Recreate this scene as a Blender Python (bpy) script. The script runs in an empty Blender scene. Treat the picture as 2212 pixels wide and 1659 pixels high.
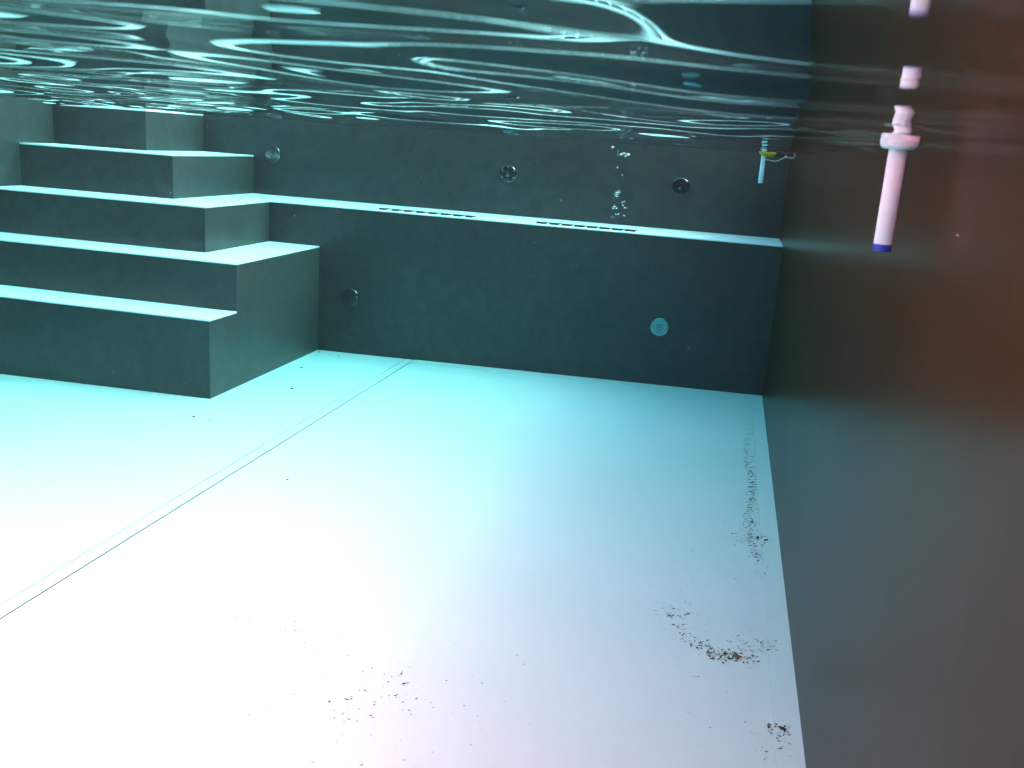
import bpy, bmesh, math, random
import numpy as np
from mathutils import Vector, Matrix

random.seed(7)
rng = np.random.default_rng(11)
C = bpy.context.scene.collection
S = bpy.context.scene
D = bpy.data

# ------------------------------------------------------------------ camera, sky, sun, exposure
CAM_Z = 1.30
WATER = 1.343
SUN_ELEV, SUN_AZ = 30.0, 88.0            # azimuth clockwise from +Y (the far end wall): light from the right
cam = D.cameras.new('camera')
cam.sensor_width = 36.0
cam.lens = 36.0 * 2024.34 / 2212.0
cam.clip_start, cam.clip_end = 0.01, 2000
cam.dof.use_dof = True
cam.dof.focus_distance = 4.6
cam.dof.aperture_fstop = cam.lens / 2.6   # entrance pupil about 2.6 mm, a compact camera behind a flat port
co = D.objects.new('camera', cam); C.objects.link(co)
RM = ((0.97201775, -0.20178511, -0.12026746),
      (0.22490805,  0.94720552,  0.22851273),
      (0.06780754, -0.24916755,  0.96608368))  # columns: right, forward, up
co.matrix_world = Matrix(((RM[0][0], RM[0][2], -RM[0][1], 0),
                          (RM[1][0], RM[1][2], -RM[1][1], 0),
                          (RM[2][0], RM[2][2], -RM[2][1], CAM_Z),
                          (0, 0, 0, 1)))
S.camera = co

world = D.worlds.new('World'); S.world = world; world.use_nodes = True
wn = world.node_tree.nodes; wl = world.node_tree.links
sky = wn.new('ShaderNodeTexSky'); sky.sky_type = 'NISHITA'; sky.sun_disc = False
sky.sun_elevation = math.radians(SUN_ELEV); sky.sun_rotation = math.radians(SUN_AZ)
sky.air_density = 1.0; sky.dust_density = 4.0
bg = wn['Background']; bg.inputs['Strength'].default_value = 0.15
# the camera's underwater white balance lifts red about five-fold; it is carried by the daylight's own colour
tint = wn.new('ShaderNodeMix'); tint.data_type = 'RGBA'; tint.blend_type = 'MULTIPLY'; tint.inputs['Factor'].default_value = 1.0
tint.inputs[7].default_value = (1.0, 0.118, 0.103, 1)
wl.new(sky.outputs[0], tint.inputs[6]); wl.new(tint.outputs[2], bg.inputs['Color'])

sun = D.lights.new('sun', 'SUN'); sun.energy = 0.8; sun.angle = math.radians(50)
sun.color = (1.0, 0.118, 0.129)
so = D.objects.new('sun', sun); C.objects.link(so)
e, a = math.radians(SUN_ELEV), math.radians(SUN_AZ)
so.rotation_euler = Vector((-math.sin(a) * math.cos(e), -math.cos(a) * math.cos(e), -math.sin(e))).to_track_quat('-Z', 'Y').to_euler()
so.location = (6, 3, 8)

S.view_settings.view_transform = 'Standard'
S.view_settings.look = 'None'
S.view_settings.gamma = 1.0
S.view_settings.exposure = 6.33
S.view_settings.use_curve_mapping = False
cy = S.cycles
cy.use_denoising = True
cy.max_bounces = 14; cy.diffuse_bounces = 5; cy.glossy_bounces = 8; cy.transmission_bounces = 10
cy.volume_bounces = 1
cy.caustics_refractive = True; cy.caustics_reflective = True
cy.blur_glossy = 0.6
cy.sample_clamp_indirect = 6.0
cy.use_adaptive_sampling = True; cy.adaptive_threshold = 0.01

# ------------------------------------------------------------------ solved dimensions (metres)
XL, XR = -3.975, 0.305
XS, X3, X4, X5 = -2.324, -2.644, -3.004, -3.357
Y1, Y2, Y3, Y4, Y5 = 3.947, 4.207, 4.462, 4.744, 5.036
YB, YU = 5.181, 5.662
H1, H2, H3, H4, H5 = 0.390, 0.630, 0.868, 1.108, 1.338
YN = -4.6                                   # end wall behind the photographer
DECK = WATER + 0.05
TX, TY = 0.0164, -0.0018
def fz(x, y): return TX * (x + 2.35) + TY * (y - 5.0)   # the floor falls slightly to the left

# ------------------------------------------------------------------ materials
def mat(name):
    m = D.materials.new(name); m.use_nodes = True
    nt = m.node_tree
    return m, nt, nt.nodes['Principled BSDF']
def N(nt, kind, **kw):
    n = nt.nodes.new(kind)
    for k, v in kw.items(): setattr(n, k, v)
    return n
def coords(nt, scale):
    t = N(nt, 'ShaderNodeTexCoord'); mp = N(nt, 'ShaderNodeMapping')
    mp.inputs['Scale'].default_value = scale
    nt.links.new(t.outputs['Object'], mp.inputs['Vector'])
    return mp.outputs[0]
def noise(nt, vec, scale, detail=4, rough=0.55):
    n = N(nt, 'ShaderNodeTexNoise'); n.inputs['Scale'].default_value = scale
    n.inputs['Detail'].default_value = detail; n.inputs['Roughness'].default_value = rough
    nt.links.new(vec, n.inputs['Vector']); return n.outputs['Fac']
def ramp(nt, fac, stops):
    r = N(nt, 'ShaderNodeValToRGB')
    els = r.color_ramp.elements
    els[0].position, els[0].color = stops[0][0], (*stops[0][1], 1)
    els[1].position, els[1].color = stops[-1][0], (*stops[-1][1], 1)
    for p, c in stops[1:-1]:
        x = els.new(p); x.color = (*c, 1)
    nt.links.new(fac, r.inputs[0]); return r.outputs['Color']
def bump(nt, fac, strength, dist, b):
    n = N(nt, 'ShaderNodeBump'); n.inputs['Strength'].default_value = strength; n.inputs['Distance'].default_value = dist
    nt.links.new(fac, n.inputs['Height']); nt.links.new(n.outputs[0], b.inputs['Normal'])

def steel_wall(name, base, rough, stretch, spec, relief, stain=(14, 14, 14)):
    m, nt, b = mat(name)
    b.inputs['Metallic'].default_value = 0.0; b.inputs['Specular IOR Level'].default_value = spec
    big = noise(nt, coords(nt, (1, 1, 1)), 1.6, 5)
    c = ramp(nt, big, [(0.3, tuple(v * 0.88 for v in base)), (0.7, tuple(v * 1.12 for v in base))])
    mid = noise(nt, coords(nt, stain), 1.0, 6, 0.7)
    mx = N(nt, 'ShaderNodeMix'); mx.data_type = 'RGBA'; mx.blend_type = 'MULTIPLY'; mx.inputs['Factor'].default_value = 1.0
    nt.links.new(c, mx.inputs[6]); nt.links.new(ramp(nt, mid, [(0.3, (0.76, 0.78, 0.78)), (0.7, (1.24, 1.22, 1.20))]), mx.inputs[7])
    nt.links.new(mx.outputs[2], b.inputs['Base Color'])
    fine = noise(nt, coords(nt, stretch), 1.0, 6, 0.6)
    rr = N(nt, 'ShaderNodeMapRange'); rr.inputs['To Min'].default_value = rough - 0.02; rr.inputs['To Max'].default_value = rough + 0.03
    nt.links.new(fine, rr.inputs['Value']); nt.links.new(rr.outputs[0], b.inputs['Roughness'])
    if relief: bump(nt, fine, relief, 0.0004, b)
    return m
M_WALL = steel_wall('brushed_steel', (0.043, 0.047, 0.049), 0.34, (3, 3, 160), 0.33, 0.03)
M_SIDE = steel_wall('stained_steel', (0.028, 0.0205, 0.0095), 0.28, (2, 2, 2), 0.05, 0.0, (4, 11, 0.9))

def floor_mat(name, base, rough):
    m, nt, b = mat(name)
    v = coords(nt, (1, 1, 1))
    big = noise(nt, v, 0.9, 6)
    c = ramp(nt, big, [(0.3, tuple(x * 0.95 for x in base)), (0.7, tuple(min(1, x * 1.04) for x in base))])
    nt.links.new(c, b.inputs['Base Color'])
    b.inputs['Roughness'].default_value = rough
    b.inputs['Specular IOR Level'].default_value = 0.25
    bump(nt, noise(nt, v, 260, 3), 0.2, 0.0008, b)
    return m
M_FLOOR = floor_mat('matt_steel_floor', (0.68, 0.68, 0.67), 0.6)
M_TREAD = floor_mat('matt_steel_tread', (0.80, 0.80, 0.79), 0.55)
m, nt, b = mat('seam_dark'); b.inputs['Base Color'].default_value = (0.10, 0.075, 0.05, 1); b.inputs['Roughness'].default_value = 0.9
nt.links.new(ramp(nt, noise(nt, coords(nt, (4, 4, 4)), 6, 5), [(0.42, (0.010, 0.007, 0.005)), (0.75, (0.11, 0.085, 0.065))]), b.inputs['Base Color']); M_SEAM = m
m, nt, b = mat('polished_steel'); b.inputs['Base Color'].default_value = (0.31, 0.32, 0.33, 1); b.inputs['Metallic'].default_value = 1
b.inputs['Roughness'].default_value = 0.14
bump(nt, noise(nt, coords(nt, (1, 1, 1)), 18, 1), 0.05, 0.002, b); M_POL = m
m, nt, b = mat('dark_hole'); b.inputs['Base Color'].default_value = (0.012, 0.012, 0.012, 1); b.inputs['Roughness'].default_value = 0.7; M_HOLE = m
m, nt, b = mat('recess_shade_steel'); b.inputs['Base Color'].default_value = (0.02, 0.02, 0.02, 1); b.inputs['Metallic'].default_value = 0.2; b.inputs['Roughness'].default_value = 0.5; M_REC_SHADE = m  # near-black colour carries the shade inside the ledge slots
def plastic(name, base, rough=0.35):
    m, nt, b = mat(name)
    nt.links.new(ramp(nt, noise(nt, coords(nt, (1, 1, 1)), 40, 4), [(0.3, tuple(x * 0.93 for x in base)), (0.7, base)]), b.inputs['Base Color'])
    b.inputs['Roughness'].default_value = rough
    return m
M_WHITE = plastic('white_plastic', (0.60, 0.76, 0.88)); M_BLUE = plastic('blue_plastic', (0.02, 0.05, 0.42))
M_YEL = plastic('yellow_plastic', (0.50, 0.37, 0.015)); M_BLK = plastic('black_foam', (0.015, 0.015, 0.015), 0.8)
M_CORD = plastic('white_cord', (0.75, 0.75, 0.72), 0.7)
m, nt, b = mat('dirt'); b.inputs['Roughness'].default_value = 0.9
nt.links.new(ramp(nt, noise(nt, coords(nt, (1, 1, 1)), 30, 3), [(0.3, (0.04, 0.024, 0.01)), (0.7, (0.24, 0.14, 0.045))]), b.inputs['Base Color']); M_DIRT = m
m, nt, b = mat('leaf_litter'); b.inputs['Roughness'].default_value = 0.8
nt.links.new(ramp(nt, noise(nt, coords(nt, (1, 1, 1)), 300, 3), [(0.3, (0.012, 0.009, 0.005)), (0.7, (0.05, 0.035, 0.015))]), b.inputs['Base Color']); M_LEAF = m
m, nt, b = mat('suspended_matter'); b.inputs['Base Color'].default_value = (0.6, 0.55, 0.48, 1); b.inputs['Roughness'].default_value = 0.8; M_MOTE = m
m, nt, b = mat('deck_stone'); b.inputs['Roughness'].default_value = 0.8
nt.links.new(ramp(nt, noise(nt, coords(nt, (1, 1, 1)), 3, 8), [(0.3, (0.26, 0.25, 0.23)), (0.7, (0.36, 0.34, 0.31))]), b.inputs['Base Color']); M_DECK = m
m, nt, b = mat('air_bubble')
nt.nodes.remove(b); g = N(nt, 'ShaderNodeBsdfGlass'); g.inputs['IOR'].default_value = 1 / 1.33; g.inputs['Roughness'].default_value = 0.0
nt.links.new(g.outputs[0], nt.nodes['Material Output'].inputs['Surface']); M_BUB = m
# water: clear dielectric surface, red light absorbed along the way, a little scattering
m, nt, b = mat('pool_water'); nt.nodes.remove(b)
g = N(nt, 'ShaderNodeBsdfGlass'); g.inputs['IOR'].default_value = 1.333; g.inputs['Roughness'].default_value = 0.0
nt.links.new(g.outputs[0], nt.nodes['Material Output'].inputs['Surface'])
va = N(nt, 'ShaderNodeVolumeAbsorption'); va.inputs['Color'].default_value = (0.0, 0.88, 0.90, 1); va.inputs['Density'].default_value = 0.56
vs = N(nt, 'ShaderNodeVolumeScatter'); vs.inputs['Color'].default_value = (0.75, 0.95, 1.0, 1); vs.inputs['Density'].default_value = 0.0012
vs.inputs['Anisotropy'].default_value = 0.3
ad = N(nt, 'ShaderNodeAddShader'); nt.links.new(va.outputs[0], ad.inputs[0]); nt.links.new(vs.outputs[0], ad.inputs[1])
nt.links.new(ad.outputs[0], nt.nodes['Material Output'].inputs['Volume']); M_WATER = m

# ------------------------------------------------------------------ builders
def tag(o, label=None, cat=None, group=None, kind=None):
    if label: o['label'] = label
    if cat: o['category'] = cat
    if group: o['group'] = group
    if kind: o['kind'] = kind
    return o
def link(name, me, parent=None):
    o = D.objects.new(name, me); C.objects.link(o)
    if parent is not None: o.parent = parent
    return o
def empty(name, loc=(0, 0, 0)):
    o = D.objects.new(name, None); C.objects.link(o); o.location = loc; o.empty_display_size = 0.05
    return o
def mesh_from(name, bm, m, parent=None, smooth=False):
    me = D.meshes.new(name); bm.to_mesh(me); bm.free(); me.materials.append(m)
    if smooth:
        for p in me.polygons: p.use_smooth = True
        me.set_sharp_from_angle(angle=math.radians(28))
    return link(name, me, parent)
def box_bm(x0, x1, y0, y1, z0, z1, bevel=0.0, on_floor=False):
    bm = bmesh.new()
    v = []
    for z in (z0, z1):
        for (x, y) in ((x0, y0), (x1, y0), (x1, y1), (x0, y1)):
            v.append(bm.verts.new((x, y, z + (fz(x, y) if on_floor else 0))))
    for f in ((3, 2, 1, 0), (4, 5, 6, 7), (0, 1, 5, 4), (1, 2, 6, 5), (2, 3, 7, 6), (3, 0, 4, 7)):
        bm.faces.new([v[i] for i in f])
    if bevel:
        bmesh.ops.bevel(bm, geom=list(bm.edges), offset=bevel, segments=2, affect='EDGES', profile=0.6)
    return bm
def box(name, x0, x1, y0, y1, z0, z1, m, parent=None, bevel=0.0, on_floor=False):
    return mesh_from(name, box_bm(x0, x1, y0, y1, z0, z1, bevel, on_floor), m, parent)
def lathe_bm(profile, n=48, axis='Z'):
    """profile: list of (r, h); closed at both ends when r == 0"""
    bm = bmesh.new(); rings = []
    def P(r, h, t):
        c, s = math.cos(t) * r, math.sin(t) * r
        return (c, s, h) if axis == 'Z' else (c, -h, s)
    for r, h in profile:
        if r < 1e-6: rings.append([bm.verts.new(P(0, h, 0))])
        else: rings.append([bm.verts.new(P(r, h, 2 * math.pi * i / n)) for i in range(n)])
    for a_, b_ in zip(rings, rings[1:]):
        for i in range(n):
            j = (i + 1) % n
            if len(a_) == 1 and len(b_) == 1: continue
            if len(a_) == 1: bm.faces.new((a_[0], b_[i], b_[j]))
            elif len(b_) == 1: bm.faces.new((a_[i], a_[j], b_[0]))
            else: bm.faces.new((a_[i], a_[j], b_[j], b_[i]))
    bmesh.ops.recalc_face_normals(bm, faces=bm.faces)
    return bm
def tube_bm(pts, r, n=8):
    bm = bmesh.new(); pts = [Vector(p) for p in pts]; rings = []
    for i, p in enumerate(pts):
        d = (pts[min(i + 1, len(pts) - 1)] - pts[max(i - 1, 0)]).normalized()
        u = d.orthogonal().normalized() if i == 0 else (u - d * u.dot(d)).normalized()
        w = d.cross(u)
        rings.append([bm.verts.new(p + (u * math.cos(t) + w * math.sin(t)) * r) for t in [2 * math.pi * k / n for k in range(n)]])
    for a_, b_ in zip(rings, rings[1:]):
        for i in range(n):
            j = (i + 1) % n; bm.faces.new((a_[i], a_[j], b_[j], b_[i]))
    bm.faces.new(rings[0]); bm.faces.new(rings[-1])
    bmesh.ops.recalc_face_normals(bm, faces=bm.faces)
    return bm

# ------------------------------------------------------------------ setting: ground, floor, water
bm = bmesh.new()
xs = (-400, XL - 0.3, XR + 0.3, 400); ys = (-400, YN - 0.3, YU + 0.3, 400)
gv = [[bm.verts.new((x, y, DECK)) for y in ys] for x in xs]
for i in range(3):
    for j in range(3):
        if i == 1 and j == 1: continue
        bm.faces.new((gv[i][j], gv[i + 1][j], gv[i + 1][j + 1], gv[i][j + 1]))
tag(mesh_from('ground', bm, M_DECK), kind='structure')

pool_floor = tag(box('pool_floor', XL - 0.15, XR + 0.15, YN - 0.15, YB + 0.15, -0.16, -0.0008, M_SEAM, on_floor=True), kind='structure')
EDGE = 0.062
SA, SB = -1.7625, -1.7075
G = 0.0032
for (x0, x1, y0, y1) in ((XL - .02, SA - 0.0024, YN, YB + .02), (SB + G, XR - EDGE, YN, YB - 0.075)):
    box('floor_sheet', x0, x1, y0, y1, -0.0055, 0.0, M_FLOOR, pool_floor, on_floor=True)
box('seam_strip', SA + 0.0022, SB - 0.0032, YN, YB + .02, -0.0055, 0.0004, M_FLOOR, pool_floor, on_floor=True)
box('edge_strip', XR - EDGE + 0.0003, XR + .02, YN, YB - 0.075, -0.0055, 0.0018, M_FLOOR, pool_floor, bevel=0.0012, on_floor=True)
box('edge_strip', SB + G, XR + .02, YB - 0.0747, YB + .02, -0.0055, 0.0022, M_FLOOR, pool_floor, bevel=0.0012, on_floor=True)

# water body: one closed mesh, rippled top
WX0, WX1, WY0, WY1 = XL - 0.03, XR + 0.03, YN - 0.03, YU + 0.03
gx = np.arange(WX0, WX1 + 0.008, 0.015); gy = np.concatenate([np.arange(WY0, -0.4, 0.06), np.arange(-0.4, WY1 + 0.008, 0.015)])
gx[-1] = WX1; gy[-1] = WY1
XX, YY = np.meshgrid(gx, gy, indexing='ij')
ZZ = np.zeros_like(XX)
wr = np.random.default_rng(44)
lam = np.exp(wr.uniform(math.log(0.10), math.log(1.3), 60))
for L in lam:
    th = wr.normal(math.radians(102), math.radians(27)) + (wr.random() < 0.10) * 1.2
    s = 0.0124 * min(1.0, L / 0.45) ** 0.4 * min(1.0, 0.8 / L) ** 0.7 * wr.uniform(0.5, 1.3)
    k = 2 * math.pi / L
    ph = wr.uniform(0, 6.28)
    warp = 0.25 * L * np.sin(2 * math.pi * (XX * math.cos(th + 1.3) + YY * math.sin(th + 1.3)) / (L * 5.3) + ph * 3)
    ZZ += s / k * np.sin(k * (XX * math.cos(th) + YY * math.sin(th) + warp) + ph)
# fine chop, strongest over the steps and along the far wall
env = np.clip(0.25 + 0.9 * (YY - 3.2) / 2.4, 0, 1) * np.clip(1.0 - (XX + 1.6) / 2.2, 0.25, 1)
for q in range(26):
    L = math.exp(wr.uniform(math.log(0.045), math.log(0.12))); th = wr.uniform(0, 6.28); k = 2 * math.pi / L
    ZZ += env * (0.013 * wr.uniform(0.5, 1.2)) / k * np.sin(k * (XX * math.cos(th) + YY * math.sin(th)) + wr.uniform(0, 6.28))
def water_z(x, y): return WATER + float(ZZ[int(np.argmin(abs(gx - x))), int(np.argmin(abs(gy - y)))])
nx_, ny_ = XX.shape
top = np.stack([XX, YY, WATER + ZZ], -1).reshape(-1, 3)
idx = np.arange(nx_ * ny_).reshape(nx_, ny_)
quads = np.stack([idx[:-1, :-1], idx[1:, :-1], idx[1:, 1:], idx[:-1, 1:]], -1).reshape(-1, 4)
ring = np.concatenate([idx[:, 0], idx[-1, 1:], idx[-2::-1, -1], idx[0, -2:0:-1]])
zb = -0.155
low = top[ring].copy(); low[:, 2] = zb - 0.02
base0 = len(top); nring = len(ring)
verts = np.concatenate([top, low, [[(WX0 + WX1) / 2, (WY0 + WY1) / 2, zb - 0.02]]])
i0 = np.arange(nring); i1 = (i0 + 1) % nring
side = np.stack([ring[i0], base0 + i0, base0 + i1, ring[i1]], -1)
cap = np.stack([base0 + i1, base0 + i0, np.full(nring, base0 + nring)], -1)
me = D.meshes.new('water')
me.from_pydata(verts.tolist(), [], quads.tolist() + side.tolist() + cap.tolist())
sm = np.zeros(len(me.polygons), bool); sm[:len(quads)] = True
me.polygons.foreach_set('use_smooth', sm)
me.materials.append(M_WATER); me.update()
tag(link('water', me), kind='structure')

# ------------------------------------------------------------------ walls
end_wall = tag(box('end_wall', XL, XR, YN - 0.2, YN, -0.3, DECK, M_WALL), kind='structure')
bw = tag(empty('pool_wall', (0, YB, 0)), 'dark brushed steel end wall with a pale ledge running across it', 'wall')
bw_y = YB
def child_box(name, root, x0, x1, y0, y1, z0, z1, m, bevel=0.0):
    l = root.location
    return box(name, x0 - l.x, x1 - l.x, y0 - l.y, y1 - l.y, z0 - l.z, z1 - l.z, m, root, bevel)
PL = 0.012
child_box('lower_panel', bw, XL, XR, YB, YU + 0.2, -0.3, H3 - 0.06, M_WALL)
child_box('upper_panel', bw, XL, XR, YU, YU + 0.2, H3 - 0.06, DECK, M_WALL)
SLOTS = ((-2.038, -1.425), (-1.071, -0.487))
SY0, SY1 = 5.245, 5.395
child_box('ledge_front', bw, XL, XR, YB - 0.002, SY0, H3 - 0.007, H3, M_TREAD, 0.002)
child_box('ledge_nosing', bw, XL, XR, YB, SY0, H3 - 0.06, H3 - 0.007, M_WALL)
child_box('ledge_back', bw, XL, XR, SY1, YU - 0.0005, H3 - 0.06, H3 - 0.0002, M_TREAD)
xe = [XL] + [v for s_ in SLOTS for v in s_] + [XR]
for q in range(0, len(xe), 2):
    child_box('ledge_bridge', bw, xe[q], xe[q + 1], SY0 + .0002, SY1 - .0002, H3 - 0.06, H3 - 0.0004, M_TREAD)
for (xa, xb) in SLOTS:
    gr = child_box('slot_grille', bw, xa + .001, xb - .001, SY0 + .001, SY1 - .001, H3 - 0.059, H3 - 0.030, M_REC_SHADE)
    child_box('slot_shade_lining', bw, xa + .0005, xb - .0005, SY1 - .005, SY1 - .0005, H3 - 0.058, H3 - 0.0012, M_REC_SHADE).parent = gr  # added dark strip: paints the shade on the slot's far wall
    nb = 7
    for q in range(nb):
        xc = xa + (xb - xa) * (q + 1) / (nb + 1)
        bar = box('crossbar', xc - .004, xc + .004, SY0 + .001 - YB, SY1 - .001 - YB, H3 - 0.031, H3 - 0.004, M_TREAD, gr)
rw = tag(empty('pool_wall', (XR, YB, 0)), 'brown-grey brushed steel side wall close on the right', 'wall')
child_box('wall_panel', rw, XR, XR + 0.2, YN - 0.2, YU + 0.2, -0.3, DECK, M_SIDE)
lw = tag(empty('pool_wall', (XL, YB, 0)), 'pale grey steel wall at the far left end of the steps', 'wall')
child_box('wall_panel', lw, XL - 0.2, XL, YN - 0.2, YU + 0.2, -0.3, DECK, M_WALL)

# ------------------------------------------------------------------ stairs
st = tag(empty('pool_stairs', (XS, Y1, 0)), 'five-step corner staircase of grey steel with bright white treads', 'stairs')
PT = 0.008
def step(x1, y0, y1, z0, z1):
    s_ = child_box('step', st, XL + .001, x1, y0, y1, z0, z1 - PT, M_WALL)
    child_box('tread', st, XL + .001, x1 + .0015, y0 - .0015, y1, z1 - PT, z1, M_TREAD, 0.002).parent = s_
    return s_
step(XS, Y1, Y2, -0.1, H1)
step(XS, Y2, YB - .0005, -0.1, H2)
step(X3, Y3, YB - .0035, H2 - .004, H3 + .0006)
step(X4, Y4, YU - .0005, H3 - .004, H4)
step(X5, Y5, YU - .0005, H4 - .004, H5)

# ------------------------------------------------------------------ wall jets
R = 0.053
def jet(x, y, z, tilt, yaw, label, screws=False):
    root = tag(empty('wall_jet', (x, y, z)), label, 'jet', 'round steel jets on the end wall')
    root.rotation_euler = (math.radians(tilt), 0, math.radians(yaw))
    f = mesh_from('flange', lathe_bm([(0, -0.02), (R * .96, -0.02), (R * .96, 0.002), (R, 0.003), (R, 0.0072), (R * .992, 0.0102), (R * .972, 0.0124), (R * .94, 0.0137),
                    (R * .90, 0.0138), (R * .42, 0.0138), (0.0185, 0.0138), (0.0175, 0.0110), (0.0158, 0.0110), (0.0148, 0.0146), (0.0105, 0.0150), (0.0058, 0.0150), (0.0050, 0.0144), (0.0046, 0.004), (0, 0.004)], 64, 'Y'), M_POL, root, True)
    mesh_from('orifice', lathe_bm([(0, 0.0100), (0.0047, 0.0100), (0.0047, 0.0062), (0, 0.0062)], 20, 'Y'), M_HOLE, root)
    if screws:
        for q in range(6):
            t = math.pi / 2 + q * math.pi / 3
            s_ = mesh_from('screw', lathe_bm([(0, 0.012), (0.0042, 0.012), (0.0042, 0.0150), (0.003, 0.0162), (0, 0.0166)], 14, 'Y'), M_POL, root, True)
            s_.location = (math.cos(t) * R * .76, 0, math.sin(t) * R * .76)
    return root
jet(-2.864, YU, 1.123, -0.6, -1.0, 'round steel jet beside the top steps with a bright wavy reflection')
jet(-1.320, YU, 1.113, 0.2, 2.0, 'round steel jet with six small screws, middle of the upper row', True)
jet(-0.286, YU, 1.115, 0.6, 3.0, 'blackish round steel jet nearest the right corner above the ledge')
jet(-2.118, YB, 0.345, -4.2, 0.0, 'dull grey-green round jet low beside the staircase')
jet(-0.291, YB, 0.367, 1.0, 0.0, 'pale blue shining round jet low near the right corner')

# ------------------------------------------------------------------ floating thermometers
def thermometer(x, y, label, length=0.168, lean=(0, 0)):
    root = tag(empty('floating_thermometer', (x, y, water_z(x, y) + 0.004)), label, 'thermometer', 'floating pool thermometers')
    root.rotation_euler = (lean[0], lean[1], 0)
    return root
th = thermometer(0.247, 1.605, 'pink-white floating tube thermometer with blue end cap close to the right wall')
Lt = 0.168
mesh_from('tube', lathe_bm([(0, -Lt), (0.0138, -Lt), (0.0140, -Lt + .002), (0.0140, 0.028), (0.012, 0.034), (0, 0.034)], 32), M_WHITE, th, True)
mesh_from('end_cap', lathe_bm([(0, -Lt - .009), (0.0125, -Lt - .009), (0.0138, -Lt - .0075), (0.0142, -Lt + .002), (0.0139, -Lt + .003), (0, -Lt + .003)], 32), M_BLUE, th, True)
mesh_from('float_ring', lathe_bm([(0.0141, -0.017), (0.022, -0.018), (0.0265, -0.015), (0.0285, -0.009), (0.0285, 0.001), (0.026, 0.008), (0.020, 0.011), (0.0141, 0.011), (0.0141, -0.017)], 40), M_WHITE, th, True)
mesh_from('top_knob', lathe_bm([(0, 0.033), (0.008, 0.033), (0.008, 0.044), (0.0, 0.046)], 20), M_BLUE, th, True)

th2 = thermometer(0.142, 5.0, 'small white stick thermometer hanging under a yellow float in the far corner')
th2.location.z -= 0.008
Ls = 0.152
mesh_from('tube', lathe_bm([(0, -Ls), (0.0118, -Ls), (0.0122, -Ls + .002), (0.0122, -0.006), (0, -0.006)], 24), M_WHITE, th2, True)
fl = mesh_from('float', lathe_bm([(0, -0.018), (0.020, -0.020), (0.034, -0.016), (0.043, -0.006), (0.044, 0.006), (0.036, 0.016), (0, 0.022)], 32), M_YEL, th2, True)
fl.location = (0.018, 0, 0); fl.scale = (1.0, 0.8, 1.0)
fb = mesh_from('float_tail', lathe_bm([(0, -0.020), (0.020, -0.019), (0.026, -0.008), (0.024, 0.008), (0, 0.014)], 24), M_BLK, th2, True)
fb.location = (0.078, 0.005, 0); fb.scale = (1.4, 0.8, 1.0)
cp = [(0.004, -0.012, -0.030), (0.020, -0.014, -0.036), (0.062, -0.014, -0.040), (0.082, -0.012, -0.030), (0.105, -0.010, -0.016), (0.118, -0.008, -0.018), (0.135, -0.004, -0.020), (0.146, 0.002, -0.018), (0.149, 0.004, -0.006), (0.150, 0.004, 0.006)]
mesh_from('cord', tube_bm(cp, 0.0018), M_CORD, th2, True)
kb = bmesh.new(); bmesh.ops.create_icosphere(kb, subdivisions=2, radius=0.0055)
mesh_from('knot', kb, M_CORD, th2, True).location = (0.105, -0.010, -0.014)

# ------------------------------------------------------------------ air bubbles rising from the right slot
FPX = 2024.34 * 2560 / 2212
def ray(u, v):
    qx, qz = (u - 1280) / FPX, (960 - v) / FPX
    return Vector([RM[i][0] * qx + RM[i][1] + RM[i][2] * qz for i in range(3)])
BY = 5.30
def bubble(u, v, w, h, label, group, dy):
    r = ray(u, v); y = BY + dy; p = Vector((0, 0, CAM_Z)) + r * (y / r.y)
    bm = bmesh.new(); bmesh.ops.create_icosphere(bm, subdivisions=3, radius=1.0)
    sx, sz = w * 0.00113, h * 0.00113
    ph = [random.uniform(0, 6.28) for _ in range(3)]
    for vv in bm.verts:
        c = vv.co; k = 1 + 0.13 * math.sin(3 * c.x + ph[0]) * math.sin(2.5 * c.z + ph[1]) + 0.08 * math.sin(5 * c.y + ph[2])
        zc = c.z * (0.75 if c.z < 0 else 1.0)
        vv.co = (c.x * sx * k, c.y * sx * 0.9 * k, zc * sz * k)
    o = mesh_from('air_bubble', bm, M_BUB, None, True); o.location = p
    tag(o, label, 'bubble', group)
LBL = (('glassy air bubble in the clump just under the water surface', 'bubbles just under the surface'),
       ('pinhead air bubble drifting between the upper and lower bubble clumps', 'lone pinhead bubbles'),
       ('glassy bubble in the topmost knot of the lower bubble column', 'topmost knot of the lower bubbles'),
       ('glassy bubble in the lower left knot above the right ledge grille', 'lower left knot of bubbles'),
       ('glassy bubble in the right hand knot above the right ledge grille', 'right hand knot of bubbles'),
       ('flat little bubble lowest in the column, just above the ledge', 'lowest bubbles'))
bl = [(1531, 369, 8, 6, 0), (1546, 381, 6, 11, 0), (1552, 387, 5, 6, 0), (1559, 384, 7, 5, 0), (1569, 387, 10, 6, 0), (1563, 391, 6, 4, 0), (1545, 388, 4, 5, 0),
      (1551, 401, 3, 3, 1), (1544, 419, 4, 4, 1), (1571, 424, 3, 3, 1), (1556, 438, 5, 5, 1),
      (1538, 483, 8, 9, 2), (1547, 480, 8, 8, 2), (1542, 489, 8, 6, 2), (1534, 494, 3, 6, 2), (1544, 495, 3, 6, 2),
      (1556, 506, 8, 6, 4), (1561, 503, 6, 6, 4), (1536, 515, 6, 6, 3), (1533, 520, 6, 5, 3), (1541, 520, 7, 5, 3), (1558, 513, 7, 5, 4), (1561, 519, 9, 5, 4), (1569, 519, 3, 3, 4),
      (1544, 535, 10, 4, 5), (1561, 539, 8, 4, 5), (1529, 543, 3, 3, 5), (1535, 543, 3, 3, 5)]
for (u, v, w, h, q) in bl: bubble(u, v, w, h, *LBL[q], random.uniform(-.03, .03))

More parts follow.
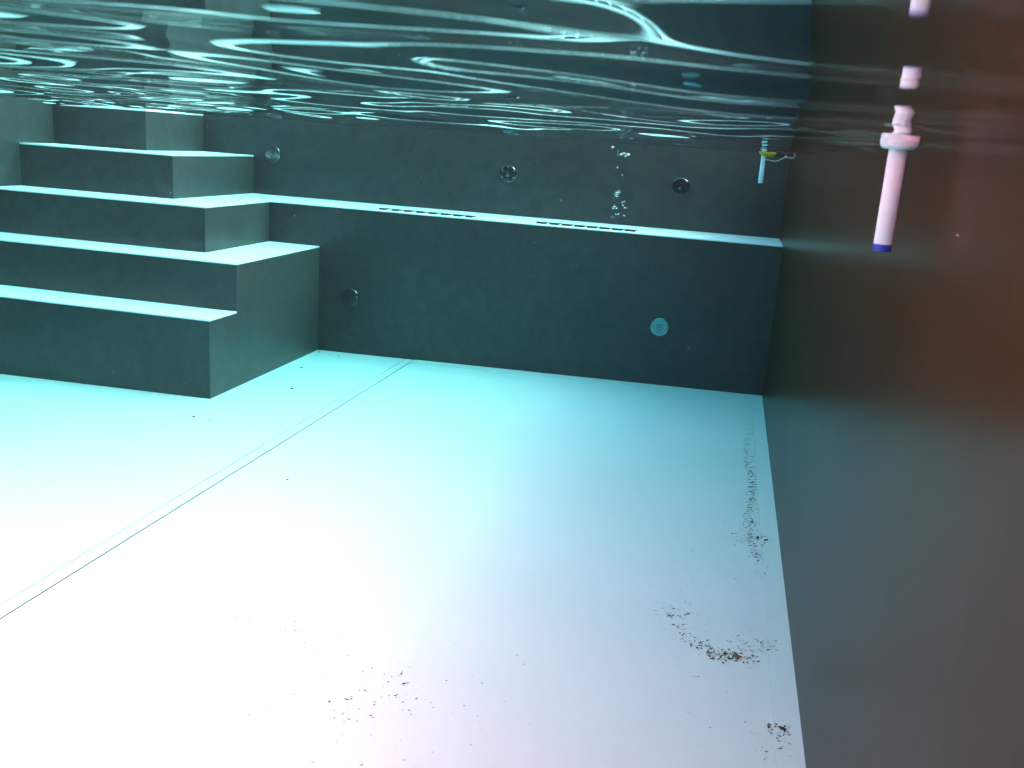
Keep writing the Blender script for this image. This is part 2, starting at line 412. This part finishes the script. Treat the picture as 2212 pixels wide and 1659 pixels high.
# ------------------------------------------------------------------ dirt on the floor, litter, suspended matter
def flake_cloud(name, pts, sizes, m, zf=True, elong=None):
    n = len(pts)
    base = np.array([[0, 0, 1], [1, 0, 0], [0, 1, 0], [-1, 0, 0], [0, -1, 0], [0, 0, -1]], float)
    tris = np.array([[0, 1, 2], [0, 2, 3], [0, 3, 4], [0, 4, 1], [5, 2, 1], [5, 3, 2], [5, 4, 3], [5, 1, 4]])
    V = np.repeat(base[None], n, 0) * rng.uniform(0.55, 1.35, (n, 6, 1))
    V[:, :, 2] *= 0.4 if zf else 1.0
    if elong is not None: V[:, :, 0] *= elong[:, None]
    V *= sizes[:, None, None]
    t = rng.normal(0.6, 0.6, n) if zf else rng.uniform(0, 6.28, n)
    c, s_ = np.cos(t)[:, None], np.sin(t)[:, None]
    x = V[:, :, 0] * c - V[:, :, 1] * s_; y = V[:, :, 0] * s_ + V[:, :, 1] * c
    V[:, :, 0], V[:, :, 1] = x, y
    V += pts[:, None, :]
    F = (tris[None] + (np.arange(n) * 6)[:, None, None]).reshape(-1, 3)
    me = D.meshes.new(name); me.from_pydata(V.reshape(-1, 3).tolist(), [], F.tolist()); me.materials.append(m)
    return tag(link(name, me), kind='stuff')
P = []; Z = []
def cluster(cx, cy, sx, sy, n, s0, s1, rot=0.0):
    k_ = (CAM_Z - fz(cx, cy)) / CAM_Z; cx, cy = cx * k_, cy * k_
    a_ = rng.normal(0, 1, (n, 2)) * (sx, sy)
    c, s_ = math.cos(rot), math.sin(rot)
    for q in range(n):
        x, y = cx + a_[q, 0] * c - a_[q, 1] * s_, cy + a_[q, 0] * s_ + a_[q, 1] * c
        if x > XR - .012 or y > YB - .02 or (x < XS and y > Y1): continue
        P.append((x, y, fz(x, y) + .002)); Z.append(0.85 * rng.uniform(s0, s1) * rng.choice([1, 1, .6, .5, 1.4]))
for yy in np.arange(3.05, 4.75, 0.022):                       # rippled drift along the right wall
    w = math.exp(-((yy - 3.6) / .75) ** 2)
    cluster(0.225 + 0.012 * math.sin(yy * 7), yy + rng.normal(0, .006), .012, .003, int(3 + 9 * w), .0011, .0030, 0.35)
cluster(.255, 3.22, .012, .022, 26, .0015, .0042); cluster(.20, 3.20, .018, .05, 45, .001, .0028); cluster(.245, 3.02, .016, .05, 26, .001, .003)
cluster(.15, 3.2, .07, .14, 90, .0008, .0020); cluster(.05, 2.6, .12, .25, 90, .0007, .0018)
for k in range(7):                                            # the curved drift nearer the camera
    q = k / 6
    ax = -0.02 + 0.20 * q; ay = 2.52 - 0.17 * math.sin(q * 1.9)
    cluster(ax, ay, .022, .016, 14 + 7 * k, .001, .0032)
cluster(.14, 2.365, .030, .012, 75, .0012, .0036); cluster(.205, 2.44, .03, .022, 60, .001, .003); cluster(.255, 2.46, .018, .03, 34, .001, .003)
cluster(.0, 2.56, .03, .02, 22, .001, .0034); cluster(.02, 2.75, .07, .09, 40, .0007, .002)
cluster(.265, 2.055, .012, .015, 26, .0012, .004); cluster(.25, 1.98, .03, .03, 22, .0008, .0028); cluster(.20, 2.05, .05, .04, 16, .0008, .002)
cluster(-.70, 1.86, .055, .07, 80, .0008, .0026); cluster(-.62, 1.84, .15, .12, 80, .0007, .0021)
cluster(-1.09, 2.07, .07, .05, 34, .0009, .0028); cluster(-.9, 1.95, .25, .2, 60, .0007, .0022)
cluster(-2.2, 3.62, .05, .02, 22, .001, .004); cluster(-2.5, 3.55, .4, .06, 40, .0005, .0016)
cluster(-2.2, 5.07, .10, .025, 30, .0015, .004); cluster(-1.6, 4.95, .4, .08, 40, .0006, .002); cluster(-.4, 4.8, .4, .12, 60, .0006, .0018)
n = 420
for q in range(n):
    x, y = rng.uniform(-2.6, .28), rng.uniform(1.2, 5.1)
    if x < XS and y > Y1: continue
    P.append((x, y, fz(x, y) + .0012)); Z.append(rng.uniform(.0004, .0015))
flake_cloud('floor_dirt', np.array(P), np.array(Z), M_DIRT, True, rng.uniform(1.0, 2.6, len(P)))

def litter(u, v, L, W, ang, label):
    r = ray(u, v); z = 0.0
    for _ in range(4):
        t = (z - CAM_Z) / r.z; p = Vector((0, 0, CAM_Z)) + r * t; z = fz(p.x, p.y) + 0.003
    bm = bmesh.new(); nn = 12; vs_ = []
    rim = [bm.verts.new((math.cos(2 * math.pi * k / nn) * L * random.uniform(.75, 1.1), math.sin(2 * math.pi * k / nn) * W * random.uniform(.7, 1.1), random.uniform(-.0012, .0022))) for k in range(nn)]
    t_ = bm.verts.new((0, 0, .004)); b_ = bm.verts.new((0, 0, -.0018))
    for k in range(nn):
        bm.faces.new((rim[k], rim[(k + 1) % nn], t_)); bm.faces.new((rim[(k + 1) % nn], rim[k], b_))
    o = mesh_from('leaf_scrap', bm, M_LEAF); o.location = (p.x, p.y, z); o.rotation_euler = (0, 0, ang)
    tag(o, label, 'leaf scrap', 'leaf scraps on the pool floor')
litter(730, 971, .014, .008, -.6, 'largest dark leaf scrap on the floor right of the staircase')
litter(753, 919, .010, .010, .3, 'crumpled leaf scrap near the back corner behind the largest one')
litter(797, 880, .008, .008, .9, 'small leaf scrap at the foot of the end wall beside the stairs')
litter(718, 1199, .0065, .0045, .2, 'lone oval leaf scrap on the open floor right of the seam')
litter(484, 1042, .009, .006, .4, 'small leaf scrap on the floor in front of the bottom step')
litter(1915, 1350, .011, .006, .9, 'dark leaf scrap against the foot of the right wall, in the middle distance')
litter(1955, 1820, .010, .007, 2.6, 'dark brown leaf scrap nearest the camera against the right wall')

n = 1500
mp = np.stack([rng.uniform(-2.6, .28, n), rng.uniform(.7, 5.1, n), rng.uniform(.1, 1.31, n)], -1)
keep = ~((mp[:, 0] < XS + .05) & (mp[:, 1] > Y1 - .05))
mp = mp[keep]
flake_cloud('suspended_matter', mp, rng.uniform(.0002, .0008, len(mp)), M_MOTE, False)
